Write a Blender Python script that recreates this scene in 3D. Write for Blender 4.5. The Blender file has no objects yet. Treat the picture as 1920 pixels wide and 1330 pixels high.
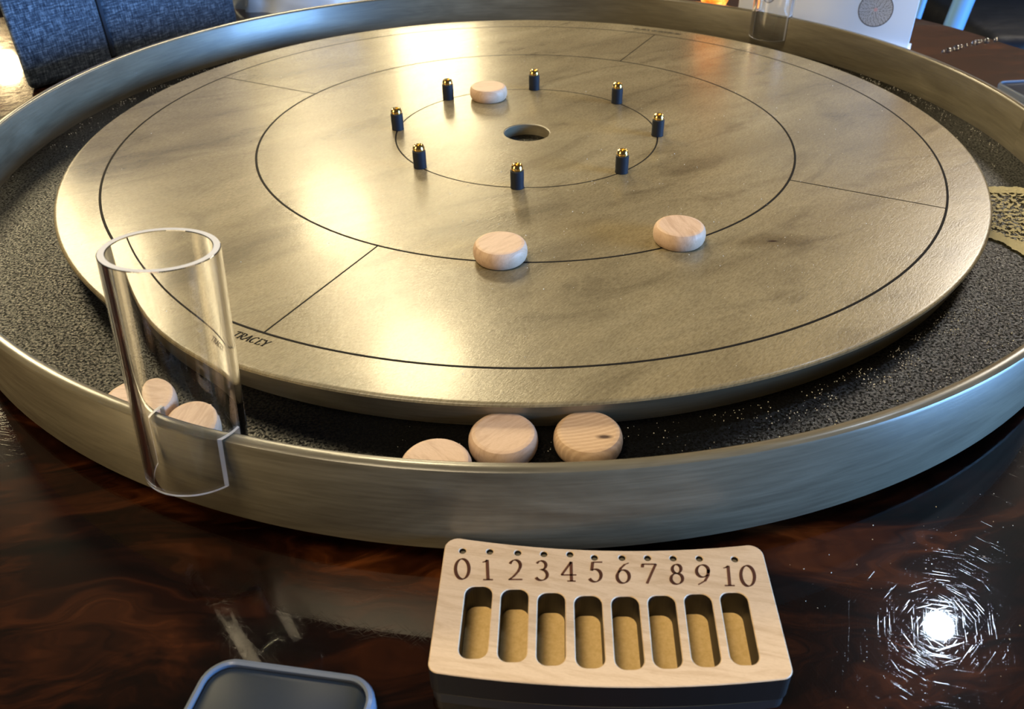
import bpy, bmesh, math, random
from mathutils import Vector, Matrix, noise
from mathutils.geometry import tessellate_polygon
random.seed(7)
S = 0.0254                       # everything below is measured in inches and scaled by S
PI = math.pi
sc = bpy.context.scene
COL = sc.collection

# ------------------------------------------------------------------ camera
F_PX, CAM_H, CAM_D, YAW, PITCH, ROLL = 1555.15, 9.46073, 24.5029, 0.0197382, 0.6304080, 0.0059091
cy, sy, cp, sp = math.cos(YAW), math.sin(YAW), math.cos(PITCH), math.sin(PITCH)
Fw = Vector((sy*cp, cy*cp, -sp)); Rt = Vector((cy, -sy, 0)); Up = Rt.cross(Fw)
cr, sr = math.cos(ROLL), math.sin(ROLL)
Rt, Up = cr*Rt + sr*Up, -sr*Rt + cr*Up
cam_data = bpy.data.cameras.new('camera'); cam = bpy.data.objects.new('camera', cam_data); COL.objects.link(cam)
M = Matrix((Rt, Up, -Fw)).transposed().to_4x4(); M.translation = Vector((0, -CAM_D, CAM_H))*S
cam.matrix_world = M
cam_data.sensor_width = 36; cam_data.lens = F_PX/1920*36; cam_data.shift_x = -54.99/1920
cam_data.clip_start = 0.01; cam_data.clip_end = 50
cam_data.dof.use_dof = True; cam_data.dof.focus_distance = 0.46; cam_data.dof.aperture_fstop = 20
sc.camera = cam

# ------------------------------------------------------------------ colour management, world
sc.view_settings.view_transform = 'Standard'; sc.view_settings.look = 'None'
sc.view_settings.gamma = 1; sc.view_settings.exposure = 0.0; sc.view_settings.use_curve_mapping = False
w = bpy.data.worlds.new('room_air'); sc.world = w; w.use_nodes = True
w.node_tree.nodes['Background'].inputs[0].default_value = (1.0, 0.86, 0.72, 1)
w.node_tree.nodes['Background'].inputs[1].default_value = 0.06

# ------------------------------------------------------------------ lights: ceiling lamps and windows of the room, plus added fills
def area(name, loc, size, power, color, target=(0, 0, 0), size_y=None, shape='RECTANGLE', spread=PI):
    l = bpy.data.lights.new(name, 'AREA'); l.shape = shape; l.size = size*S; l.size_y = (size_y or size)*S
    l.energy = power; l.color = color; l.spread = spread
    o = bpy.data.objects.new(name, l); COL.objects.link(o); o.location = Vector(loc)*S
    d = Vector(target) - Vector(loc); o.rotation_euler = d.to_track_quat('-Z', 'Y').to_euler()
    return o
WARM = (1.0, 0.82, 0.48); COOL = (0.36, 0.62, 1.0)
area('window_light', (108, -36, 14), 50, 215, (0.24, 0.52, 1.0), (0, 0, 0), 36)
area('ambient_fill', (-28, -34, 92), 40, 46, (1.0, 0.80, 0.50), (0, 0, 0), 40)  # added overhead fill for diffuse top light, placed where the table won't mirror it
area('wall_lamp', (-85, -50, 30), 30, 20, (1.0, 0.72, 0.34), (0, 0, 0), 24)
area('back_lamp', (-11, 80, 23), 9.5, 5.5, WARM, (0, 0, 0), 15)
area('pendant_lamp', (-31, 98, 52), 12, 10, WARM, (0, 0, 0), shape='DISK')
area('pendant_lamp', (-15, 68, 60), 13, 19, WARM, (0, 0, 0), shape='DISK')
area('pendant_lamp', (-73, 86, 60), 30, 40, WARM, (0, 0, 0), shape='DISK')
area('added_wall_fill', (70, 118, 78), 20, 26, (1.0, 0.80, 0.55), (85, 150, 30), 10)  # added light on the back wall, to warm its reflection in the table
area('pendant_lamp', (80, 86, 62), 26, 24, (1.0, 0.9, 0.75), (0, 0, 0), shape='DISK')
area('spot_lamp', (42, 27, 60), 2.6, 3.0, (0.68, 0.82, 1.0), (6, -16, 0), shape='DISK')
area('table_lamp', (-88, 118, 31), 6, 1.3, (1.0, 0.72, 0.36), (0, 0, 0), shape='DISK')

# ------------------------------------------------------------------ helpers
def tag(o, label=None, cat=None, group=None, kind=None):
    for k, v in (('label', label), ('category', cat), ('group', group), ('kind', kind)):
        if v: o[k] = v
    return o
def thing(name, label, cat, loc, rotz=0, group=None):
    o = bpy.data.objects.new(name, None); COL.objects.link(o); o.empty_display_size = .01
    o.location = Vector(loc)*S; o.rotation_euler = (0, 0, rotz)
    return tag(o, label, cat, group)
def obj(name, bm, mat, parent=None, loc=(0, 0, 0), smooth=35):
    me = bpy.data.meshes.new(name)
    if isinstance(bm, bmesh.types.BMesh):
        bm.normal_update(); bm.to_mesh(me); bm.free()
    else:
        me.from_pydata(bm[0], [], bm[1])
    me.transform(Matrix.Scale(S, 4)); me.update()
    if smooth:
        me.shade_smooth(); me.set_sharp_from_angle(angle=math.radians(smooth))
    for m in (mat if isinstance(mat, (list, tuple)) else [mat]): me.materials.append(m)
    o = bpy.data.objects.new(name, me); COL.objects.link(o)
    o.location = Vector(loc)*S
    if parent: o.parent = parent
    return o
def copy_tree(o, parent=None):
    c = o.copy(); COL.objects.link(c); c.parent = parent
    for ch in list(o.children): copy_tree(ch, c)
    return c
def lathe(bm, prof, seg=64, c=(0, 0, 0), closed=False, uvr=None, mi=0):
    """revolve (r,z) points about the vertical through c"""
    uv = bm.loops.layers.uv.verify() if uvr else None
    rows = []
    for (r, z) in prof:
        if r < 1e-6: rows.append([bm.verts.new((c[0], c[1], c[2]+z))]*seg)
        else: rows.append([bm.verts.new((c[0]+r*math.cos(2*PI*i/seg), c[1]+r*math.sin(2*PI*i/seg), c[2]+z)) for i in range(seg)])
    n = len(prof); L = 0
    for k in range(n if closed else n-1):
        A, B = rows[k], rows[(k+1) % n]; p, q = prof[k], prof[(k+1) % n]
        d = math.hypot(p[0]-q[0], p[1]-q[1])
        for i in range(seg):
            j = (i+1) % seg
            vs = [A[i], A[j], B[j], B[i]]; us = [(i, L), (i+1, L), (i+1, L+d), (i, L+d)]
            v2, u2 = [], []
            for v, u in zip(vs, us):
                if v not in v2: v2.append(v); u2.append(u)
            if len(v2) < 3: continue
            f = bm.faces.new(v2); f.material_index = mi
            if uvr:
                for lp, u in zip(f.loops, u2): lp[uv].uv = (u[0]/seg*2*PI*uvr, u[1])
        L += d
    return bm
def box(bm, lo, hi, bev=0, seg=2):
    r = bmesh.ops.create_cube(bm, size=1)
    for v in r['verts']:
        v.co = Vector([lo[i] + (v.co[i]+.5)*(hi[i]-lo[i]) for i in range(3)])
    if bev:
        es = list({e for v in r['verts'] for e in v.link_edges})
        bmesh.ops.bevel(bm, geom=es, offset=bev, segments=seg, profile=.5, affect='EDGES')
    return bm
def fix(bm):
    bmesh.ops.recalc_face_normals(bm, faces=bm.faces); return bm
def rounded(pts, rad, n=6):
    """round the corners of a polygon"""
    out = []; N = len(pts)
    for i in range(N):
        p, a, b = Vector(pts[i]), Vector(pts[i-1]), Vector(pts[(i+1) % N])
        u, v = (a-p).normalized(), (b-p).normalized()
        r = rad[i] if isinstance(rad, (list, tuple)) else rad
        if r <= 0 or u.dot(v) < -.97: out.append(p); continue
        ang = math.acos(max(-1, min(1, u.dot(v)))); t = r/math.tan(ang/2)
        cc = p + (u+v).normalized()*(r/math.sin(ang/2))
        s, e = p+u*t-cc, p+v*t-cc
        a0 = math.atan2(s.y, s.x); a1 = math.atan2(e.y, e.x); d = (a1-a0+PI) % (2*PI)-PI
        for k in range(n+1):
            th = a0+d*k/n; out.append(cc+Vector((math.cos(th), math.sin(th)))*r)
    return out
def plate(bm, outer, holes, z0, z1, bev=0, mi_top=0, mi_side=0):
    """flat plate with holes, walls straight; a small chamfer at the outer top edge"""
    loops = [outer]+holes
    def area2(l): return sum(l[i-1][0]*l[i][1]-l[i][0]*l[i-1][1] for i in range(len(l)))
    loops = [l if (area2(l) > 0) == (k == 0) else list(reversed(l)) for k, l in enumerate(loops)]
    def inset(l, d):
        o = []
        for i in range(len(l)):
            a, b, c = Vector(l[i-1]), Vector(l[i]), Vector(l[(i+1) % len(l)])
            t = (c-a).normalized(); o.append(b+Vector((-t.y, t.x))*d)
        return o
    top = [inset(l, bev) for l in loops] if bev else loops
    flat = [p for l in top for p in l]; flatb = [p for l in loops for p in l]
    vt = [bm.verts.new((p[0], p[1], z1)) for p in flat]; vb = [bm.verts.new((p[0], p[1], z0)) for p in flatb]
    vm = [bm.verts.new((p[0], p[1], z1-bev)) for p in flatb] if bev else vt
    for ring, up, mi in ((vt, 1, mi_top), (vb, -1, mi_side)):
        es, k = [], 0
        for l in loops:
            es += [bm.edges.new((ring[k+i], ring[k+(i+1) % len(l)])) for i in range(len(l))]; k += len(l)
        r = bmesh.ops.triangle_fill(bm, use_beauty=True, edges=es, normal=(0, 0, up))
        for f in r['geom']:
            if isinstance(f, bmesh.types.BMFace):
                f.material_index = mi; f.normal_update()
                if f.normal.z*up < 0: f.normal_flip()
    k = 0
    for l in loops:
        n = len(l)
        for i in range(n):
            a, b = k+i, k+(i+1) % n
            if bev: bm.faces.new((vm[a], vm[b], vt[b], vt[a])).material_index = mi_top
            bm.faces.new((vb[a], vb[b], vm[b], vm[a])).material_index = mi_side
        k += n
    return bm

# ------------------------------------------------------------------ materials
class NT:
    def __init__(s, name):
        s.m = bpy.data.materials.new(name); s.m.use_nodes = True; s.t = s.m.node_tree
        s.b = s.t.nodes['Principled BSDF']; s.tc = None
    def n(s, typ, ins=None, **kw):
        x = s.t.nodes.new(typ)
        for k, v in kw.items(): setattr(x, k, v)
        for k, v in (ins or {}).items():
            if isinstance(v, bpy.types.NodeSocket): s.t.links.new(v, x.inputs[k])
            else: x.inputs[k].default_value = v
        return x
    def co(s, scale=(1, 1, 1), rot=(0, 0, 0), which='Object', loc=(0, 0, 0)):
        if not s.tc: s.tc = s.n('ShaderNodeTexCoord')
        k = 1/S if which == 'Object' else 1
        a = s.n('ShaderNodeMapping', {0: s.tc.outputs[which], 2: rot})          # rotate first
        return s.n('ShaderNodeMapping', {0: a.outputs[0], 1: loc, 3: tuple(v*k for v in scale)}).outputs[0]
    def noise(s, vec, scale=1, detail=4, rough=.5, dist=0):
        return s.n('ShaderNodeTexNoise', {'Vector': vec, 'Scale': scale, 'Detail': detail, 'Roughness': rough, 'Distortion': dist}).outputs[0]
    def ramp(s, fac, stops, interp='LINEAR'):
        x = s.n('ShaderNodeValToRGB', {0: fac}); x.color_ramp.interpolation = interp
        el = x.color_ramp.elements
        while len(el) < len(stops): el.new(.5)
        for e, (p, c) in zip(el, stops): e.position = p; e.color = (*c, 1) if len(c) == 3 else c
        return x.outputs[0]
    def mix(s, f, a, b, mode='MIX'):
        x = s.n('ShaderNodeMix', data_type='RGBA', blend_type=mode)
        for i, v in ((0, f), (6, a), (7, b)):
            if isinstance(v, bpy.types.NodeSocket): s.t.links.new(v, x.inputs[i])
            else: x.inputs[i].default_value = v if i == 0 else (*v, 1)
        return x.outputs[2]
    def math(s, op, a, b=0.0, c=0.0):
        x = s.n('ShaderNodeMath', operation=op)
        for i, v in enumerate((a, b, c)):
            if isinstance(v, bpy.types.NodeSocket): s.t.links.new(v, x.inputs[i])
            else: x.inputs[i].default_value = v
        return x.outputs[0]
    def set(s, **kw):
        for k, v in kw.items():
            k = k.replace('_', ' ')
            if isinstance(v, bpy.types.NodeSocket): s.t.links.new(v, s.b.inputs[k])
            else: s.b.inputs[k].default_value = (*v, 1) if isinstance(v, tuple) and len(v) == 3 and 'Color' in k+'Color' and k in ('Base Color', 'Emission Color', 'Coat Tint', 'Sheen Tint', 'Specular Tint') else v
        return s.m
    def bump(s, h, strength=.3, dist=.01):
        return s.n('ShaderNodeBump', {'Strength': strength, 'Distance': dist*S, 'Height': h}).outputs[0]
def plain(name, col, rough=.5, metal=0, **kw):
    return NT(name).set(Base_Color=col, Roughness=rough, Metallic=metal, **kw)

def mat_playing():
    m = NT('stained_maple_board')
    rot = (0, 0, -.62)
    blot = m.noise(m.co((.10, .30, .2), rot), 1, 3, .55, .6)
    blot2 = m.noise(m.co((.25, .75, .5), rot, loc=(7, 3, 1)), 1, 4, .6, 1.2)
    grain = m.noise(m.co((3.2, 13, 3), (0, 0, -.85)), 1, 4, .7, .3)
    fleck = m.noise(m.co((9, 30, 9), (0, 0, -.85)), 1, 3, .7)
    base = m.ramp(blot, [(.30, (.172, .139, .082)), (.50, (.255, .212, .128)), (.72, (.318, .270, .172))])
    base = m.mix(.75, base, m.ramp(blot2, [(.30, (.50, .48, .45)), (.46, (.92, .92, .91)), (.70, (1.10, 1.09, 1.06))]), 'MULTIPLY')
    base = m.mix(.8, base, m.ramp(grain, [(.30, (.80, .79, .76)), (.60, (1.03, 1.03, 1.03))]), 'MULTIPLY')
    base = m.mix(.6, base, m.ramp(fleck, [(.36, (.56, .53, .48)), (.58, (1.08, 1.08, 1.07))]), 'MULTIPLY')
    # the knot, right of the front pucks
    kc = m.co((1, 1, 1), (0, 0, 0), loc=(-5.85, 7.0, 0))
    wob = m.noise(kc, 1.3, 3, .6)
    kx = m.n('ShaderNodeVectorMath', {0: kc, 1: (.55, 1.5, 0)}, operation='MULTIPLY').outputs[0]
    kd = m.n('ShaderNodeVectorMath', {0: kx}, operation='LENGTH').outputs['Value']
    kd2 = m.math('ADD', kd, m.math('MULTIPLY', m.math('SUBTRACT', wob, .5), .9))
    base = m.mix(1.0, base, m.ramp(kd2, [(.0, (.46, .43, .38)), (.28, (.66, .63, .58)), (.75, (1, 1, 1))]), 'MULTIPLY')
    base = m.mix(1.0, base, m.ramp(kd, [(.035, (.14, .06, .03)), (.09, (1, 1, 1))]), 'MULTIPLY')
    hb = m.math('ADD', m.math('MULTIPLY', grain, .6), m.math('MULTIPLY', fleck, .5))
    return m.set(Base_Color=base, Roughness=.26, Specular_IOR_Level=.50, Coat_Weight=.12, Coat_Roughness=.12, Normal=m.bump(hb, .4, .018))
def mat_rail(name='stained_maple_rail', k=1.0):
    m = NT(name)
    g = m.noise(m.co((.8, 14, 1), which='UV'), 1, 5, .65, .4)
    b = m.noise(m.co((.22, .9, 1), which='UV'), 1, 4, .6, .8)
    base = m.ramp(b, [(.3, (.078*k, .066*k, .046*k)), (.5, (.115*k, .101*k, .072*k)), (.7, (.16*k, .142*k, .104*k))])
    base = m.mix(.8, base, m.ramp(g, [(.3, (.72, .71, .68)), (.62, (1.08, 1.08, 1.06))]), 'MULTIPLY')
    return m.set(Base_Color=base, Roughness=.36, Specular_IOR_Level=.6, Coat_Weight=.15, Coat_Roughness=.12, Normal=m.bump(g, .25, .008))
def mat_ditch():
    m = NT('black_grained_ditch')
    a = m.noise(m.co((12, 12, 12)), 1, 2, .6)
    v = m.n('ShaderNodeTexVoronoi', {'Vector': m.co((15, 15, 15)), 'Randomness': 1.0}).outputs['Distance']
    h = m.math('ADD', m.math('MULTIPLY', a, 1.0), m.math('MULTIPLY', v, .5))
    sp = m.noise(m.co((17, 17, 17), loc=(3, 1, 2)), 1, 2, .6)
    gl = m.ramp(sp, [(.42, (.015, .015, .015)), (.62, (.42, .42, .42))])           # shiny grains in a duller coat
    return m.set(Base_Color=(.004, .004, .004), Roughness=m.ramp(sp, [(.35, (.26, .26, .26)), (.65, (.10, .10, .10))]), Specular_IOR_Level=gl, Normal=m.bump(h, 1.0, .006))
def mat_maple(name, c0, c1, spec=.4, knot=False):
    m = NT(name)
    ob = m.n('ShaderNodeObjectInfo').outputs['Random']
    v = m.co((.8, 5.5, 2.0), (0, 0, .2))
    v = m.n('ShaderNodeVectorMath', {0: v, 1: m.n('ShaderNodeCombineXYZ', {0: m.math('MULTIPLY', ob, 40), 1: m.math('MULTIPLY', ob, 17), 2: m.math('MULTIPLY', ob, 9)}).outputs[0]}, operation='ADD').outputs[0]
    g = m.noise(v, 1.0, 3, .6, 1.2)
    if knot:
        r = m.n('ShaderNodeTexWave', {'Vector': m.co((1.6, 2.6, 1), (0, 0, .15), loc=(2.1, -2.9, 0)), 'Scale': 1.5, 'Distortion': 1.2, 'Detail': 2.0}, wave_type='RINGS', rings_direction='Z').outputs[1]
        g = m.math('ADD', m.math('MULTIPLY', g, .35), m.math('MULTIPLY', r, .28))
    f = m.noise(m.co((12, 60, 20), (0, 0, .2)), 1, 3, .7)
    base = m.ramp(g, [(.28, c0), (.55, c1)])
    base = m.mix(.6, base, m.ramp(f, [(.3, (.84, .80, .76)), (.55, (1, 1, 1))]), 'MULTIPLY')
    if knot:
        kx = m.n('ShaderNodeVectorMath', {0: m.co((1, 1, 1), loc=(-.27, .17, 0)), 1: (5.5, 14, 0)}, operation='MULTIPLY').outputs[0]
        kd = m.n('ShaderNodeVectorMath', {0: kx}, operation='LENGTH').outputs['Value']
        base = m.mix(1, base, m.ramp(kd, [(.35, (.10, .06, .05)), (1.0, (1, 1, 1))]), 'MULTIPLY')
    return m.set(Base_Color=base, Roughness=.5, Specular_IOR_Level=spec, Normal=m.bump(f, .15, .004))
def mat_table():
    m = NT('glossy_dark_walnut')
    v = m.co((.16, .42, .3), (0, 0, -.15))
    d = m.noise(v, 1, 3, .55, 1.0)
    vv = m.n('ShaderNodeVectorMath', {0: v, 1: m.n('ShaderNodeCombineXYZ', {1: m.math('MULTIPLY', d, 1.6)}).outputs[0]}, operation='ADD').outputs[0]
    a = m.noise(vv, 1.2, 5, .62, 1.6)
    w_ = m.noise(m.n('ShaderNodeVectorMath', {0: vv, 1: (.5, 6, 1)}, operation='MULTIPLY').outputs[0], 1.2, 4, .6, .6)
    base = m.ramp(a, [(.36, (.0020, .0008, .0005)), (.49, (.009, .0024, .0010)), (.60, (.032, .0088, .0026)), (.74, (.090, .027, .008))])
    base = m.mix(.85, base, m.ramp(w_, [(.32, (.30, .25, .22)), (.6, (1.25, 1.2, 1.1))]), 'MULTIPLY')
    # hairline scratches in the varnish, running every way
    hs = None
    for i, (ang, dens, sc_) in enumerate(((.2, .70, 1), (.75, .71, 1.3), (1.3, .70, .9), (1.9, .71, 1.2), (2.4, .70, 1.1), (2.85, .71, .8))):
        n_ = m.noise(m.co((1.1*sc_, 34*sc_, 1), (0, 0, ang), loc=(i*9.1, i*4.7, 0)), 1, 1, .5, .25)
        l_ = m.ramp(n_, [(dens-.09, (0, 0, 0)), (dens-.03, (1, 1, 1))])
        hs = l_ if hs is None else m.math('ADD', hs, l_)
    wav = m.noise(m.co((.35, .35, .35)), 1, 2, .5)
    n1 = m.n('ShaderNodeBump', {'Strength': .25, 'Distance': .02*S, 'Height': wav}).outputs[0]
    n2 = m.n('ShaderNodeBump', {'Strength': .25, 'Distance': .00040*S, 'Height': hs, 'Normal': n1}).outputs[0]
    return m.set(Base_Color=base, Roughness=.27, Specular_IOR_Level=.05, Coat_Weight=1.0, Coat_Roughness=.025, Coat_IOR=1.5, Normal=n2, Coat_Normal=n2)
def mat_glass(name='clear_acrylic', col=(1, 1, 1), rough=0.0, ior=1.49):
    return NT(name).set(Base_Color=col, Roughness=rough, Transmission_Weight=1.0, IOR=ior)
def mat_fabric(name, c0, c1, c2):
    m = NT(name)
    a = m.noise(m.co((2.2, 15, 3), which='UV'), 1, 3, .75); b = m.noise(m.co((15, 2.2, 3), which='UV'), 1, 3, .75)
    h = m.math('ADD', a, b)
    base = m.ramp(m.math('MULTIPLY', h, .5), [(.38, c0), (.5, c1), (.62, c2)])
    return m.set(Base_Color=base, Roughness=.9, Specular_IOR_Level=.1, Sheen_Weight=.15, Normal=m.bump(h, .6, .03))

MP, MR, MD = mat_playing(), mat_rail(), mat_ditch()
MEDGE = mat_rail('board_edge', 1.7)
M_INK = plain('black_groove', (.004, .003, .003), .7, Specular_IOR_Level=.12)
M_RUB = plain('navy_black_rubber', (.008, .012, .022), .55, Specular_IOR_Level=.35)
M_BRASS = plain('brass', (.80, .55, .20), .16, 1)
M_HOLE = plain('socket_shadow', (.03, .02, .01), .5, 1)
M_DISC = mat_maple('pale_maple', (.46, .31, .215), (.60, .43, .315))
M_DISCK = mat_maple('pale_maple_with_rings', (.50, .34, .22), (.64, .46, .31), knot=True)
M_TOP = mat_maple('birch_plywood', (.56, .40, .25), (.70, .53, .36))
M_BURN = plain('laser_burnt_edge', (.010, .007, .006), .5)
M_LAYER = plain('dark_plywood_side', (.030, .026, .027), .4)
M_KRAFT = (lambda m: m.set(Base_Color=m.ramp(m.noise(m.co((14, 14, 14)), 1, 4, .7), [(.3, (.68, .45, .17)), (.7, (.82, .58, .27))]), Roughness=.6))(NT('kraft_board'))
M_ENG = plain('burnt_engraving', (.10, .030, .010), .7)
M_TABLE = mat_table()
M_GLASS = mat_glass()
M_CUT = NT('sawn_acrylic_edge').set(Base_Color=(.72, .74, .82), Roughness=.35, Transmission_Weight=.35, IOR=1.45)

# ------------------------------------------------------------------ the setting
TZ = -1.47                                  # table top
fl = NT('dark_plank_floor')
fl.set(Base_Color=fl.ramp(fl.noise(fl.co((.02, .3, .1)), 1, 4), [(.3, (.012, .008, .006)), (.7, (.03, .02, .015))]), Roughness=.5)
tag(obj('floor', box(bmesh.new(), (-130, -80, -31), (130, 150, -30)), fl.m, smooth=0), kind='structure')
wl = plain('warm_brown_wall', (.16, .085, .045), .7)
tag(obj('wall_back', box(bmesh.new(), (-130, 150, -30), (130, 152, 90)), wl, smooth=0), kind='structure')

# table slab with a live, bevelled edge
tp = [(-40, -34), (40, -34), (33, -8), (27, 6), (24.6, 11.5), (22.9, 14.4), (21.7, 17.2), (19.6, 20.6), (17.5, 25), (8, 29), (-6, 30), (-18, 27), (-27, 19), (-34, 8), (-38, -10)]
def catmull(pts, n=6):
    out = []; N = len(pts)
    for i in range(N):
        a, b, c, d = [Vector(pts[(i+k) % N]) for k in (-1, 0, 1, 2)]
        for k in range(n):
            t = k/n
            out.append(.5*((2*b)+(-a+c)*t+(2*a-5*b+4*c-d)*t*t+(-a+3*b-3*c+d)*t*t*t))
    return out
tpo = catmull(tp)
table = thing('table', 'large dark glossy wooden table under the round game board', 'table', (0, 0, -30))
bm = bmesh.new(); plate(bm, tpo, [], TZ-1.9, TZ, bev=.5)
obj('tabletop', bm, M_TABLE, table, (0, 0, 30))
for x, y in ((-20, -22), (20, -22), (-17, 17), (14, 17)):
    bm = bmesh.new(); box(bm, (x-1.4, y-1.4, -30), (x+1.4, y+1.4, TZ-1.9), .2)
    obj('leg', bm, M_LAYER, table, (0, 0, 30))

# ------------------------------------------------------------------ the board
board = thing('crokinole_board', 'large round grey-brown wooden game board with raised rail and black ditch', 'game board', (0, 0, TZ))
BL = (0, 0, -TZ)
bm = bmesh.new()
lathe(bm, [(.69, -.40), (.69, -.03), (.72, 0)], 64, uvr=.7, mi=1)
lathe(bm, [(.72, 0), (.76, 0), (4, 0), (8, 0), (12.97, 0), (13.02, 0)], 256, mi=0, uvr=8)
lathe(bm, [(13.02, 0), (13.055, -.02), (13.07, -.06)], 256, mi=0, uvr=13)
lathe(bm, [(13.07, -.06), (13.04, -.12), (12.84, -.70)], 256, mi=1, uvr=13)
bmesh.ops.remove_doubles(bm, verts=bm.verts, dist=1e-4)
obj('playing_surface', bm, [MP, MEDGE], board, BL)
bm = bmesh.new(); lathe(bm, [(0, -.34), (.70, -.34)], 64); obj('hole_floor', bm, MD, board, BL)
bm = bmesh.new(); lathe(bm, [(12.0, -.70), (15.21, -.70)], 256)
obj('ditch', bm, MD, board, BL)
bm = bmesh.new()
lathe(bm, [(15.2, -1.12), (15.2, .585), (15.222, .635), (15.262, .66), (15.40, .66), (15.448, .635), (15.47, .585), (15.47, -1.09), (15.44, -1.12)], 256, closed=True, uvr=15.3)
fix(bm)
for f in bm.faces:
    if f.normal.z > .55: f.material_index = 1
M_RTOP = mat_rail('rail_top_edge', 1.0)
M_RTOP.node_tree.nodes['Principled BSDF'].inputs['Roughness'].default_value = .25
obj('rail', bm, [MR, M_RTOP], board, BL)
bm = bmesh.new(); lathe(bm, [(0, -1.10), (15.2, -1.10), (15.2, -.95), (0, -.95)], 128); obj('base_panel', bm, M_LAYER, board, BL)
bm = bmesh.new(); lathe(bm, [(11, TZ), (13.9, TZ), (13.9, -1.11), (11, -1.11)], 128, closed=True); obj('foot_ring', fix(bm), M_LAYER, board, BL)
def flat_ring(bm, r0, r1, a0, a1, n, z):
    vs = [[bm.verts.new((r*math.cos(a0+(a1-a0)*i/n), r*math.sin(a0+(a1-a0)*i/n), z)) for i in range(n+1)] for r in (r0, r1)]
    for i in range(n): bm.faces.new((vs[0][i], vs[1][i], vs[1][i+1], vs[0][i+1]))
for r in (3.97, 7.97, 11.98):
    bm = bmesh.new(); wd = .032 if r > 5 else .024
    lathe(bm, [(r-wd, .0005), (r-wd*.6, .004), (r+wd*.6, .004), (r+wd, .0005)], 256)
    obj('ring_line', bm, M_INK, board, BL)
for k in range(4):
    a = math.radians(63.8+90*k); bm = bmesh.new()
    box(bm, (8.0, -.018, .0005), (11.96, .018, .004)); bmesh.ops.rotate(bm, verts=bm.verts, cent=(0, 0, 0), matrix=Matrix.Rotation(a, 3, 'Z'))
    obj('quadrant_line', bm, M_INK, board, BL, smooth=0)

# --- broad-nib lettering
def arc(cx, cy_, rx, ry, a0, a1, n=14):
    return [(cx+rx*math.cos(math.radians(a0+(a1-a0)*i/n)), cy_+ry*math.sin(math.radians(a0+(a1-a0)*i/n))) for i in range(n+1)]
GL = {
 '0': [arc(.5, .5, .42, .48, 0, 360, 32)],
 '1': [[(.50, .02), (.50, .96)], [(.50, .96), (.30, .88), (.12, .86)], [(.12, .02), (.88, .02)]],
 '2': [arc(.46, .70, .34, .28, 160, -20, 14)+[(.66, .42), (.40, .20), (.10, .03)], [(.08, .04), (.92, .04)]],
 '3': [arc(.46, .76, .30, .22, 155, -90, 12)+arc(.46, .29, .38, .26, 90, -150, 16)],
 '4': [[(.66, .02), (.66, .97)], [(.66, .97), (.06, .32)], [(.05, .32), (.96, .32)], [(.42, .02), (.90, .02)]],
 '5': [[(.90, .96), (.30, .96)], [(.28, .96), (.22, .56)], [(.22, .56)]+arc(.44, .32, .40, .30, 110, -150, 18)],
 '6': [[(.86, .97), (.60, .90), (.34, .72)]+arc(.50, .32, .40, .31, 158, 500, 26)],
 '7': [[(.06, .80), (.08, .95)], [(.06, .95), (.94, .95)], [(.93, .95), (.66, .52), (.36, .01)]],
 '8': [arc(.5, .75, .28, .22, 0, 360, 22), arc(.5, .27, .37, .26, 0, 360, 24)],
 '9': [arc(.48, .68, .38, .30, -20, 322, 26), [(.84, .74), (.82, .46), (.62, .20), (.20, .02)]],
 'T': [[(.5, .02), (.5, .96)], [(.05, .82), (.05, .96), (.95, .96), (.95, .82)], [(.3, .02), (.7, .02)]],
 'R': [[(.22, .02), (.22, .97)], [(.08, .97)]+arc(.45, .74, .33, .23, 90, -90, 12)+[(.22, .50)], [(.42, .50), (.72, .14), (1.0, .02)], [(.06, .02), (.40, .02)]],
 'A': [[(.05, .02), (.52, .97)], [(.50, .97), (.90, .02)], [(.22, .34), (.74, .34)], [(-.04, .02), (.22, .02)], [(.72, .02), (1.04, .02)]],
 'C': [arc(.52, .5, .42, .48, 48, 318, 22)],
 'E': [[(.24, .02), (.24, .97)], [(.08, .97), (.88, .97), (.88, .80)], [(.24, .52), (.66, .52)], [(.08, .02), (.90, .02), (.94, .22)]],
 'Y': [[(.50, .45), (.50, .02)], [(.08, .97), (.50, .45)], [(.92, .97), (.50, .45)], [(.28, .02), (.72, .02)], [(-.02, .97), (.24, .97)], [(.76, .97), (1.02, .97)]],
}
def glyph(bm, ch, fn, aspect, thick=.17, thin=.035, nib=22):
    """fn maps glyph space (u across, v up) to a 3D point; the stroke swells like a broad pen's"""
    for path in GL[ch]:
        for i in range(len(path)-1):
            (x0, y0), (x1, y1) = path[i], path[i+1]
            X0, X1 = x0*aspect, x1*aspect
            th = math.atan2(y1-y0, X1-X0); L = math.hypot(X1-X0, y1-y0)
            if L < 1e-5: continue
            wdt = thin+(thick-thin)*abs(math.sin(th-math.radians(nib)))**1.3
            nx, ny = -math.sin(th)*wdt/2, math.cos(th)*wdt/2; ex, ey = math.cos(th)*.012, math.sin(th)*.012
            q = [(X0-ex+nx, y0-ey+ny), (X0-ex-nx, y0-ey-ny), (X1+ex-nx, y1+ey-ny), (X1+ex+nx, y1+ey+ny)]
            bm.faces.new([bm.verts.new(fn(a/aspect, b)) for a, b in q])
# maker's word outside the outer line, front left
bm = bmesh.new()
a = -118.55
for ch, wd in (('T', .70), ('R', .74), ('A', .74), ('C', .74), ('E', .66), ('Y', .72)):
    h = .20; da = math.degrees(wd*h/12.24)
    def fn(u, v, a=a, da=da):
        t = math.radians(a+da*(u+.28*(v-.5)*1.0)*.92); r = 12.36-h*v
        return (r*math.cos(t), r*math.sin(t), .004)
    glyph(bm, ch, fn, .72, .20, .055, 15); a += da
obj('lettering', bm, M_INK, board, BL, smooth=0)
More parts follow.
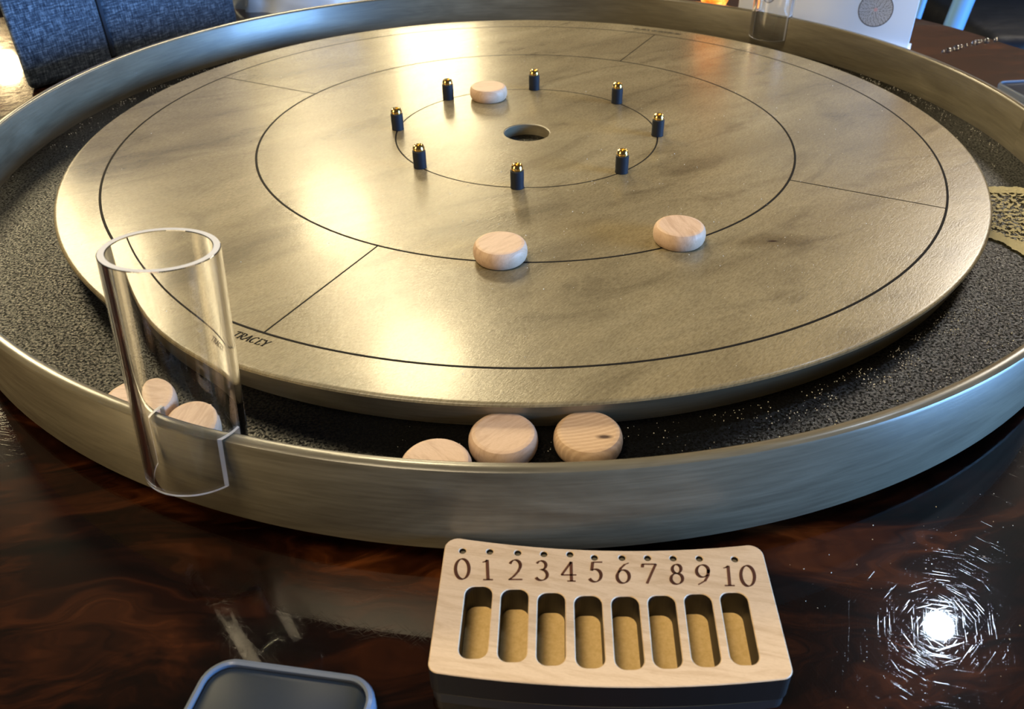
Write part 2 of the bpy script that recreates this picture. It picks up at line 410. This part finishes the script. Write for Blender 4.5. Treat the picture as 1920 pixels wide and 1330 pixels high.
# faint slanted marks outside the outer line, far side (too small to read in the photograph)
M_FAINT = plain('grey_printed_marks', (.05, .045, .035), .6, Specular_IOR_Level=.1)
bm = bmesh.new(); rr = random.Random(3)
for i in range(17):
    if i == 10: continue
    a0 = math.radians(59.6+i*.56)
    for k in range(2 if i % 3 else 3):
        aa = a0+k*.0035; bb = aa+(.004 if (i+k) % 2 else -.004)
        wv = .0012
        bm.faces.new([bm.verts.new((r*math.cos(t), r*math.sin(t), .004)) for r, t in ((12.40, aa-wv), (12.40, aa+wv), (12.62, bb+wv), (12.62, bb-wv))])
obj('printed_marks', bm, M_FAINT, board, BL, smooth=0)

# --- pegs
def make_peg():
    bm = bmesh.new()
    lathe(bm, [(0, .575), (.065, .575), (.075, .60), (.085, .645), (.105, .66), (.135, .645), (.158, .60), (.168, .56), (.168, .53), (.15, .515), (.15, .49), (.10, .47), (.10, .0)], 24)
    peg = obj('peg', fix(bm), M_BRASS, board)
    bm = bmesh.new(); lathe(bm, [(.10, .505), (.165, .505), (.182, .49), (.184, .30), (.180, .10), (.184, .01), (.16, 0), (.10, 0)], 28, closed=True)
    obj('rubber_sleeve', fix(bm), M_RUB, peg)
    return peg
peg0 = make_peg()
for k in range(8):
    p = peg0 if k == 0 else copy_tree(peg0, board)
    a = math.radians(-93.8+45*k)
    p.location = Vector((3.97*math.cos(a), 3.97*math.sin(a), -TZ))*S; p.rotation_euler = (0, 0, a*1.7)

# ------------------------------------------------------------------ playing discs
def disc_mesh():
    bm = bmesh.new(); R, H = .622, .425; b = .10
    pr = [(0, 0), (R-.13, 0)]
    for k in range(9):
        t = -PI/2+PI*k/8; pr.append((R-.13+.13*math.cos(t)**.75 if abs(math.cos(t)) > 1e-6 else R-.13, H/2+(H/2)*math.sin(t)))
    pr += [(R-.135, H), (0, H)]
    q = []
    for p in pr:
        if not q or math.hypot(p[0]-q[-1][0], p[1]-q[-1][1]) > 1e-3: q.append(p)
    lathe(bm, q, 56); return fix(bm)
discs = [
 ((-.62, -7.79, 0), 1.0, 0, 'pale wooden playing disc on the middle ring, straight below the front peg', 'discs on the playing surface'),
 ((3.60, -6.98, 0), 2.0, 0, 'pale wooden playing disc on the middle ring, nearest the dark knot', 'discs on the playing surface'),
 ((-1.27, 3.05, 0), .4, 0, 'pale wooden disc at the far side of the peg circle, between two pegs', 'discs on the playing surface'),
 ((-.45, -13.48, -.695), .9, 0, 'smooth-faced wooden disc in the front ditch, middle of the three', 'discs in the front ditch'),
 ((1.06, -13.46, -.695), 0.0, 1, 'wooden disc with curved growth rings and a dark spot, in the front ditch', 'discs in the front ditch'),
 ((-1.58, -14.18, -.695), 2.6, 0, 'mostly hidden wooden disc tucked behind the front rail, left of two bigger-looking ones', 'discs in the front ditch'),
 ((-7.28, -12.40, -.695), .3, 0, 'wooden disc half behind the near clear tube, its left part showing beside it', 'discs behind the near tube'),
 ((-6.08, -13.02, -.695), 1.5, 0, 'wooden disc seen through the middle of the near clear tube, right of its neighbour', 'discs behind the near tube'),
]
d0 = obj('playing_disc', disc_mesh(), M_DISC)
for i, (loc, rz, kn, lab, grp) in enumerate(discs):
    d = d0 if i == 0 else d0.copy()
    if i: COL.objects.link(d)
    if kn: d.data = d0.data.copy(); d.data.materials[0] = M_DISCK
    d.location = Vector(loc)*S; d.rotation_euler = (0, 0, rz); tag(d, lab, 'game disc', grp)

# ------------------------------------------------------------------ clear tubes that straddle the rail
def make_tube(name, label, x, y, ax, ay, r, zt, zb, wall=.115, slot=.40, off=.05):
    bm = bmesh.new()
    b_ = .012
    lathe(bm, [(r-b_, zb), (r, zb+b_), (r, zt-b_), (r-b_, zt), (r-wall+b_, zt), (r-wall, zt-b_), (r-wall, zb+b_), (r-wall+b_, zb)], 96, closed=True)
    fix(bm)
    o = obj(name, bm, M_GLASS, None, (0, 0, 0), smooth=40)
    az = math.atan2(y, x)
    cb = bmesh.new(); box(cb, (off-slot/2, -2, zb-1), (off+slot/2, 2, .665-.66+.02))
    bmesh.ops.rotate(cb, verts=cb.verts, cent=(0, 0, 0), matrix=Matrix.Rotation(az, 3, 'Z'))
    c = obj('slot_cutter', cb, M_GLASS, None, smooth=0)
    md = o.modifiers.new('slot', 'BOOLEAN'); md.object = c; md.operation = 'DIFFERENCE'; md.solver = 'EXACT'
    bpy.context.view_layer.update()
    dg = bpy.context.evaluated_depsgraph_get(); me = bpy.data.meshes.new_from_object(o.evaluated_get(dg))
    o.modifiers.clear(); o.data = me; me.shade_smooth(); me.set_sharp_from_angle(angle=math.radians(40))
    bpy.data.objects.remove(c)
    me.materials.append(M_CUT)
    for p in me.polygons:
        c_ = p.center/S; n_ = p.normal
        ang = abs(c_.x*math.cos(az)+c_.y*math.sin(az)-off)
        if abs(n_.z) > .9 or (c_.z < .1 and abs(ang-slot/2) < .01): p.material_index = 1
    A = Vector((ax, ay, 1)).normalized()
    o.rotation_mode = 'QUATERNION'; o.rotation_quaternion = Vector((0, 0, 1)).rotation_difference(A)
    o.location = Vector((x, y, .66))*S
    tag(o, label, 'tube', 'clear tubes on the rail')
    return o
make_tube('acrylic_tube', 'clear acrylic tube straddling the near left rail, the large one in front', -5.451, -14.215, .056, .109, .829, 3.0, -.895)
a48 = math.radians(48.2)
make_tube('acrylic_tube', 'clear acrylic tube hooked on the far right rail in front of the white card', 15.30*math.cos(a48), 15.30*math.sin(a48), 0.0, .0, .829, 3.0, -.895, off=.03)

# ------------------------------------------------------------------ score board with number row and eight slots
ST, SM, SB = -.75, -1.24, TZ
def arcpts(c, r, x0, x1, n, sgn=-1):
    return [(x0+(x1-x0)*i/n, c[1]+sgn*math.sqrt(r*r-(x0+(x1-x0)*i/n-c[0])**2)) for i in range(n+1)]
topa = arcpts((1.80, -1.10), 14.68, 3.69, -1.33, 14); bota = arcpts((1.66, -.84), 17.30, -1.41, 3.61, 14)
outl = [Vector(p) for p in topa+bota]
rads = [.20]+[0]*13+[.20]+[.16]+[0]*13+[.17]
outl = rounded(outl, rads, 6)
slots_c = [(-.755, -16.44, -.80, -17.67), (-.215, -16.50, -.25, -17.73), (.33, -16.57, .29, -17.79), (.87, -16.63, .84, -17.84),
           (1.42, -16.65, 1.38, -17.87), (1.965, -16.64, 1.91, -17.86), (2.51, -16.62, 2.45, -17.84), (3.05, -16.60, 2.99, -17.82)]
sl = []
for xt, yt, xb, yb in slots_c:
    h = .205; sl.append(rounded([(xt-h, yt), (xb-h, yb), (xb+h, yb), (xt+h, yt)], .15, 6))
hc = [(-1.05, -15.75), (-.62, -15.77), (-.18, -15.80), (.23, -15.83), (.64, -15.84), (1.02, -15.91), (1.45, -15.92), (1.85, -15.93), (2.25, -15.94), (2.66, -15.95), (3.21, -15.97)]
hl = [[(x+.054*math.cos(2*PI*k/14), y+.054*math.sin(2*PI*k/14)) for k in range(14)] for x, y in hc]
sb = thing('score_board', 'pale wooden score board with numbers 0 to 10 and eight slots, on the table', 'score board', (1.15, -16.9, TZ))
SL = (-1.15, 16.9, -TZ)
bm = bmesh.new(); plate(bm, outl, sl+hl, ST-.12, ST, bev=.012, mi_top=0, mi_side=1); obj('top_plate', bm, [M_TOP, M_BURN], sb, SL, smooth=0)
bm = bmesh.new(); plate(bm, [p for p in outl], sl, SM, ST-.12, mi_top=0, mi_side=0); obj('upper_layer', bm, M_BURN, sb, SL, smooth=0)
inset = [Vector((1.15, -16.9))+(Vector(p)-Vector((1.15, -16.9)))*.992 for p in outl]
bm = bmesh.new(); plate(bm, inset, [], SB, SM-.02); obj('lower_layer', bm, M_LAYER, sb, SL, smooth=0)
bm = bmesh.new(); plate(bm, inset, [], SM-.02, SM-.0005); obj('backing_card', bm, M_KRAFT, sb, SL, smooth=0)
bm = bmesh.new()
for x, y in hc: lathe(bm, [(0, 0), (.054, 0)], 14, (x, y, ST-.07))
obj('hole_bottoms', bm, plain('hole_grey', (.16, .14, .11), .6), sb, SL)
digits = [('0', (-1.145, -16.311), (-.898, -16.314), (-1.046, -15.905)), ('1', (-.721, -16.327), (-.536, -16.329), (-.657, -15.927)),
 ('2', (-.333, -16.336), (-.091, -16.339), (-.21, -15.937)), ('3', (.07, -16.353), (.312, -16.356), (.195, -15.959)),
 ('4', (.476, -16.368), (.723, -16.371), (.610, -15.983)), ('5', (.891, -16.388), (1.125, -16.39), (1.038, -15.988)),
 ('6', (1.305, -16.412), (1.538, -16.415), (1.460, -16.014)), ('7', (1.698, -16.422), (1.935, -16.425), (1.861, -16.034)),
 ('8', (2.113, -16.442), (2.354, -16.445), (2.285, -16.052)), ('9', (2.509, -16.459), (2.753, -16.462), (2.690, -16.07)),
 ('1', (2.935, -16.481), (3.125, -16.485), (3.080, -16.088)), ('0', (3.189, -16.497), (3.435, -16.5), (3.372, -16.092))]
for ch, bl, br, tc in digits:
    bl, br, tc = Vector(bl), Vector(br), Vector(tc); mid = (bl+br)/2; up = tc-mid; ac = br-bl
    bm = bmesh.new()
    glyph(bm, ch, lambda u, v: (*(bl+ac*u+up*v), ST+.0015), ac.length/up.length, .135, .045, 20)
    obj('numeral', bm, M_ENG, sb, SL, smooth=0)

# ------------------------------------------------------------------ wax powder in the ditch and loose specks
M_WAX = plain('cream_wax_powder', (.80, .74, .50), .8)
M_SPECK = plain('white_wax_specks', (.85, .82, .72), .5)
def wax():
    bm = bmesh.new(); N = 210
    x0, x1, y0, y1 = 11.9, 15.15, -7.4, -1.6
    vs = {}
    def zz(x, y, t): return -.695+.012+t*(.03+.03*noise.noise((x*7, y*7, 2)))+.012*noise.noise((x*25, y*25, 0))
    def mask(x, y):
        r = math.hypot(x, y)
        if r < 13.03 or r > 15.12: return 0
        a = math.degrees(math.atan2(y, x))
        wob = .9*noise.noise((x*1.3, y*1.3, 5))+.35*noise.noise((x*5, y*5, 1))
        # outline of the spill: upper edge near -11 degrees, lower edge near -27 degrees
        lo = -25.2-2.4*(r-13)-wob; hi = -11.3+.6*(r-13.0)+wob*.7
        if a > hi or a < lo: return 0
        if a > hi-1.6-.5*wob: return 1
        if a < lo+2.3: return 1
        n = noise.noise((x*8.5, y*8.5, 0))+.6*noise.noise((x*19, y*19, 3))
        return .6 if n > -.02+.12*(a-lo)/(hi-lo) else 0
    def V(i, j):
        if (i, j) not in vs:
            x = x0+(x1-x0)*i/N; y = y0+(y1-y0)*j/N
            vs[(i, j)] = bm.verts.new((x, y, zz(x, y, .8)))
        return vs[(i, j)]
    for i in range(N):
        for j in range(N):
            if mask(x0+(x1-x0)*(i+.5)/N, y0+(y1-y0)*(j+.5)/N): bm.faces.new((V(i, j), V(i+1, j), V(i+1, j+1), V(i, j+1)))
    r = bmesh.ops.extrude_face_region(bm, geom=bm.faces[:])
    return bm
o = obj('wax_powder', wax(), M_WAX, smooth=0)
tag(o, 'spill of cream wax powder in the black ditch at the right', 'powder', kind='stuff')
def specks(n, f, size):
    vs, fs = [], []
    for _ in range(n):
        x, y, z = f(); s = size*random.choice((.5, .7, .9, 1.2, 1.7)); a = random.uniform(0, PI)
        k = len(vs)
        for t in range(3): vs.append((x+s*math.cos(a+2.09*t), y+s*math.sin(a+2.09*t), z))
        vs.append((x, y, z+s*1.2)); fs += [(k, k+1, k+3), (k+1, k+2, k+3), (k+2, k, k+3), (k, k+2, k+1)]
    return (vs, fs)
def on_board():
    while True:
        a = random.gauss(-55, 34); r = 13*math.sqrt(random.random())
        if random.random() < .15: a = random.uniform(0, 360)
        x, y = r*math.cos(math.radians(a)), r*math.sin(math.radians(a))
        if r > .8 and noise.noise((x*.5, y*.5, 4)) > -.25: return x, y, .0
def in_ditch():
    while True:
        a = random.choice((random.gauss(-62, 9), random.gauss(-48, 8), random.gauss(150, 18), random.uniform(-100, 10), random.gauss(22, 8)))
        r = random.uniform(13.0, 15.1)
        if random.random() < .5: r = random.uniform(13.0, 13.6) if -100 < a < 0 else random.uniform(14.7, 15.15)
        x, y = r*math.cos(math.radians(a)), r*math.sin(math.radians(a))
        if noise.noise((x*1.5, y*1.5, 9)) > -.1: return x, y, -.699
tag(obj('wax_specks', specks(420, on_board, .008), M_SPECK, smooth=0), 'fine white wax specks scattered on the playing surface', 'powder', kind='stuff')
tag(obj('wax_dust', specks(1500, in_ditch, .0095), M_SPECK, smooth=0), 'fine white wax dust scattered in the black ditch', 'powder', kind='stuff')
def on_table():
    return random.uniform(4.2, 9.5), random.uniform(-18.5, -13.8), TZ
def ontab2():
    while True:
        p = on_table()
        if math.hypot(p[0], p[1]) > 15.6: return p
tag(obj('table_dust', specks(70, ontab2, .008), M_SPECK, smooth=0), 'white dust specks on the dark table right of the score board', 'powder', kind='stuff')

# ------------------------------------------------------------------ phones in clear cases
def slab(bm, w, l, z0, z1, rc, b, n=8):
    """rounded slab centred on origin"""
    def ringp(ins, z):
        return [bm.verts.new((p.x, p.y, z)) for p in rounded([(-w/2+ins, -l/2+ins), (w/2-ins, -l/2+ins), (w/2-ins, l/2-ins), (-w/2+ins, l/2-ins)], max(rc-ins, .02), n)]
    rows = [ringp(b, z0), ringp(b*.3, z0+b*.3), ringp(0, z0+b), ringp(0, z1-b), ringp(b*.3, z1-b*.3), ringp(b, z1)]
    for A, B in zip(rows, rows[1:]):
        for i in range(len(A)): bm.faces.new((A[i], A[(i+1) % len(A)], B[(i+1) % len(A)], B[i]))
    bm.faces.new(rows[-1]); bm.faces.new(list(reversed(rows[0]))); return bm
M_SCREEN = plain('dark_phone_back', (.018, .028, .048), .35, Specular_IOR_Level=.12)
M_CASE = NT('clear_soft_plastic').set(Base_Color=(.36, .43, .56), Roughness=.16, Transmission_Weight=.6, IOR=1.46)
def phone(label, loc, rot, w=2.95, l=5.9):
    t = thing('smartphone', label, 'phone', loc, rot)
    bm = bmesh.new(); slab(bm, w-.22, l-.22, .06, .36, .36, .05); obj('phone_body', bm, M_SCREEN, t)
    # case: tray with raised lip
    bm = bmesh.new(); n = 8
    def ringp(ins, z): return [bm.verts.new((p.x, p.y, z)) for p in rounded([(-w/2+ins, -l/2+ins), (w/2-ins, -l/2+ins), (w/2-ins, l/2-ins), (-w/2+ins, l/2-ins)], .45-ins, n)]
    prof = [(.10, 0), (.02, .04), (0, .12), (0, .34), (.03, .41), (.08, .43), (.115, .41), (.115, .38), (.105, .36), (.105, .055), (.18, .05)]
    rows = [ringp(i, z) for i, z in prof]
    for A, B in zip(rows, rows[1:]):
        for i in range(len(A)): bm.faces.new((A[i], A[(i+1) % len(A)], B[(i+1) % len(A)], B[i]))
    bm.faces.new(rows[-1]); bm.faces.new(list(reversed(rows[0]))); fix(bm)
    obj('clear_case', bm, M_CASE, t); return t
R1 = -.16
phone('phone in a clear case lying on the table at the bottom left', (-3.32-2.85*math.sin(-R1)*1.0+.0, -20.35, TZ), R1, 2.55, 5.7)
phone('phone in a clear case beyond the far right rail, only its corner in view', (20.35, 5.40, TZ), math.radians(8), 2.9, 5.9)

# ------------------------------------------------------------------ upright white card with emblem, behind the far rail
c1, c0 = Vector((17.2, 13.6)), Vector((10.05, 16.8))
cd = (c1-c0).normalized(); cn = Vector((cd.y, -cd.x)); W = (c1-c0).length
rotc = math.atan2(cd.y, cd.x)
card = thing('white_card', 'white upright card with round grey emblem standing behind the far right rail', 'sign', (c0.x, c0.y, TZ), rotc)
M_CARD = plain('white_card_stock', (.80, .84, .92), .35)
obj('panel', box(bmesh.new(), (0, 0, .12), (W, .22, 9.5), .04), M_CARD, card)
obj('base_flange', box(bmesh.new(), (-.1, -.25, 0), (W+.12, .9, .12), .03), M_CARD, card)
def emblem(cx, cz, R, seed):
    bm = bmesh.new(); rr = random.Random(seed)
    bd_ = bmesh.new(); bd_.faces.new([bd_.verts.new((cx+R*math.cos(-t*PI/32), -.002, cz+R*math.sin(-t*PI/32))) for t in range(64)])
    obj('emblem_ground', bd_, plain('pale_grey_ink', (.50, .54, .64), .6), card, smooth=0)
    def P(r, t, d): return bm.verts.new((cx+r*math.cos(t), -d, cz+r*math.sin(t)))
    def ring(r0, r1, n=64, d=.004):
        for i in range(n):
            t0, t1 = 2*PI*i/n, 2*PI*(i+1)/n
            f = bm.faces.new((P(r0, t0, d), P(r1, t0, d), P(r1, t1, d), P(r0, t1, d)))
    ring(R*.95, R)
    for k in range(9):
        r = R*(.17+.092*k); n = int(7+k*6)
        for i in range(n):
            t = 2*PI*(i+rr.uniform(-.3, .3))/n; dt = 2.2/n*rr.uniform(.7, 1.3)
            r0, r1 = r-R*.05, r+R*.05
            if (i+k) % 2: q = [(r0, t), (r0+R*.05, t-.3/n), (r1, t+dt), (r1-R*.05, t+dt+.3/n)]
            else: q = [(r0, t+dt*.5), (r, t+dt*.8), (r1, t+dt*.5), (r, t+dt*.2)]
            bm.faces.new([P(a, b_, .004) for a, b_ in q])
    o = obj('emblem', bm, plain('grey_ink', (.07, .08, .11), .6), card, smooth=0)
    bm = bmesh.new()
    bm.faces.new([P0 for P0 in [bm.verts.new((cx+R*.11*math.cos(t*PI/6), -.006, cz+R*.11*math.sin(t*PI/6))) for t in range(12)]])
    obj('emblem_centre', bm, plain('pink_ink', (.62, .40, .46), .6), card, smooth=0)
EMB = [(W-1.72, 1.60, .74, 5), (W-6.7, 2.15, .72, 8)]
for e in EMB: emblem(*e)

# ------------------------------------------------------------------ amber lantern
def amber():
    t = thing('amber_lantern', 'glowing amber glass lantern on the table left of the white card', 'lantern', (9.75, 20.9, TZ))
    g = NT('glowing_amber_glass'); nz = g.noise(g.co((1.6, 1.6, 2.2)), 1, 3, .6, .5)
    g.set(Base_Color=(.8, .2, .02), Roughness=.2, Emission_Color=g.ramp(nz, [(.36, (.9, .08, .01)), (.5, (1, .24, .02)), (.66, (1, .6, .12))]), Emission_Strength=1.7)
    bm = bmesh.new(); lathe(bm, [(.6, .25), (.78, .7), (.84, 2.6), (.8, 4.6), (.62, 6.0), (.54, 6.0), (.72, 4.6), (.76, 2.6), (.70, .8), (0, .5)], 24); obj('glass_globe', fix(bm), g.m, t)
    bm = bmesh.new(); lathe(bm, [(0, 0), (.72, 0), (.72, .2), (.6, .3), (0, .3)], 24); obj('base', fix(bm), M_LAYER, t)
amber()

# ------------------------------------------------------------------ blue-grey fabric case at top left
def fabric_case():
    a, b_ = Vector((-19.45, 8.0)), Vector((-13.95, 17.9))
    d = (b_-a); L = d.length; t = thing('fabric_case', 'blue-grey woven fabric case with a vertical seam, behind the board at top left', 'case', (a.x, a.y, TZ), math.atan2(d.y, d.x))
    mf = mat_fabric('blue_grey_tweed', (.013, .020, .034), (.055, .076, .112), (.20, .25, .32))
    split = L*.365
    def panel(x0, x1):
        bm = bmesh.new(); box(bm, (x0, 0, 0), (x1, 5.5, 9.5), .30, 4)
        bmesh.ops.subdivide_edges(bm, edges=[e for e in bm.edges if e.calc_length() > 2], cuts=8, use_grid_fill=True)
        for v in bm.verts:
            u = (v.co.x-x0)/(x1-x0)
            if x0 == 0: v.co.x += 1.0*v.co.y*(1-max(0, min(1, u)))
            if v.co.y < .5: v.co.y += -.10*math.sin(PI*max(0, min(1, u)))+.04*noise.noise(v.co*.8)
        uv = bm.loops.layers.uv.verify()
        for f in bm.faces:
            for lp in f.loops:
                c = lp.vert.co; lp[uv].uv = (c.x+c.y*.7, c.z+c.y*.3)
        return fix(bm)
    obj('side_panel', panel(0, split), mf, t, smooth=60); obj('front_panel', panel(split, L), mf, t, smooth=60)
    bm = bmesh.new(); box(bm, (split-.09, -.02, .35), (split+.09, 5.3, 9.3), .05, 2)
    obj('seam', bm, plain('dark_seam', (.02, .03, .05), .9), t)
fabric_case()

# ------------------------------------------------------------------ crumpled white plastic bag behind the far left rail
def plastic_bag():
    bm = bmesh.new(); nx, nz = 60, 40; rows = []
    for j in range(nz+1):
        row = []
        v = j/nz
        for i in range(nx+1):
            u = i/nx; a = 2*PI*u; rx, ry = 3.4*(1-.25*v), 1.5*(1-.35*v)
            k = 1+.22*noise.noise((math.cos(a)*3, math.sin(a)*3, v*2.4))+.10*abs(noise.noise((math.cos(a)*8, math.sin(a)*8, v*6)))
            row.append(bm.verts.new((rx*k*math.cos(a), ry*k*math.sin(a), 5.5*v+(.0 if j == 0 else .15*noise.noise((u*9, v*6, 1))))))
        rows.append(row)
    for j in range(nz):
        for i in range(nx): bm.faces.new((rows[j][i], rows[j][i+1], rows[j+1][i+1], rows[j+1][i]))
    bm.faces.new(rows[-1][:-1]); bmesh.ops.remove_doubles(bm, verts=bm.verts, dist=1e-4)
    o = obj('plastic_bag', fix(bm), plain('thin_white_plastic', (.75, .82, .92), .3), None, (-11.9, 21.6, TZ), smooth=50)
    tag(o, 'crumpled white plastic bag beside the blue-grey fabric case', 'bag')
plastic_bag()

# ------------------------------------------------------------------ beads for glints, bench and metal post at the far right
M_GLINT = mat_glass('clear_glint', (1, 1, 1), 0.02, 1.5)  # small beads made up in place of light glints on the table
bd = [(18.79, 13.48), (19.10, 13.66), (19.42, 13.86), (19.62, 14.02), (19.89, 14.23), (20.25, 14.46), (20.75, 14.80), (21.0, 14.95), (21.21, 15.09), (21.55, 15.20), (22.05, 15.34)]
bm = bmesh.new(); lathe(bm, [(0, 0), (.085, .0), (.10, .04), (.075, .09), (.03, .11), (0, .112)], 14); glint0 = obj('glint_bead', fix(bm), M_GLINT, None, (0, 0, 0))
for i, (x, y) in enumerate(bd):
    o = glint0 if i == 0 else glint0.copy()
    if i: COL.objects.link(o)
    s = random.uniform(.7, 1.3); o.scale = (s, s, s); o.location = Vector((x, y, TZ))*S
    order = ['first', 'second', 'third', 'fourth', 'fifth', 'sixth', 'seventh', 'eighth', 'ninth', 'tenth', 'last'][i]
    tag(o, f'tiny clear bead standing for a glint, {order} from left in the far right row', 'bead', 'row of beads standing for glints')
bench = thing('bench', 'dark upholstered bench beyond the table at the top right', 'bench', (67, 66, -30))
M_LEATH = (lambda m: m.set(Base_Color=(.003, .005, .010), Roughness=.5, Specular_IOR_Level=.2, Normal=m.bump(m.noise(m.co((.4, .4, .4)), 1, 3), .5, .4)))(NT('navy_leather'))
obj('seat', box(bmesh.new(), (-24, -12, 10), (40, 14, 18), 1.5, 4), M_LEATH, bench)
obj('backrest', box(bmesh.new(), (-24, 10, 17), (40, 18, 44), 2, 4), M_LEATH, bench)
obj('base', box(bmesh.new(), (-22, -9, 0), (38, 12, 10), .3), M_LAYER, bench)
def post(label, x, y, r, m_, lean=.0):
    bm = bmesh.new(); lathe(bm, [(0, 0), (r*1.2, 0), (r*1.2, .4), (r, .8), (r, 25), (0, 25)], 20)
    for v in bm.verts: v.co.x += lean*v.co.z
    o = obj('metal_post', fix(bm), m_, None, (x, y, -30)); tag(o, label, 'post', 'metal posts by the bench'); return o
M_STEEL = plain('blue_lit_metal', (.20, .42, .72), .4)  # the window's blue light on the posts is put into this colour
post('wide satin metal post beyond the table, next to the dark bench', 34.2, 49, .85, M_STEEL, .12)
post('thin satin metal post beyond the table, nearer the white card', 32.1, 50, .32, M_STEEL, .08)
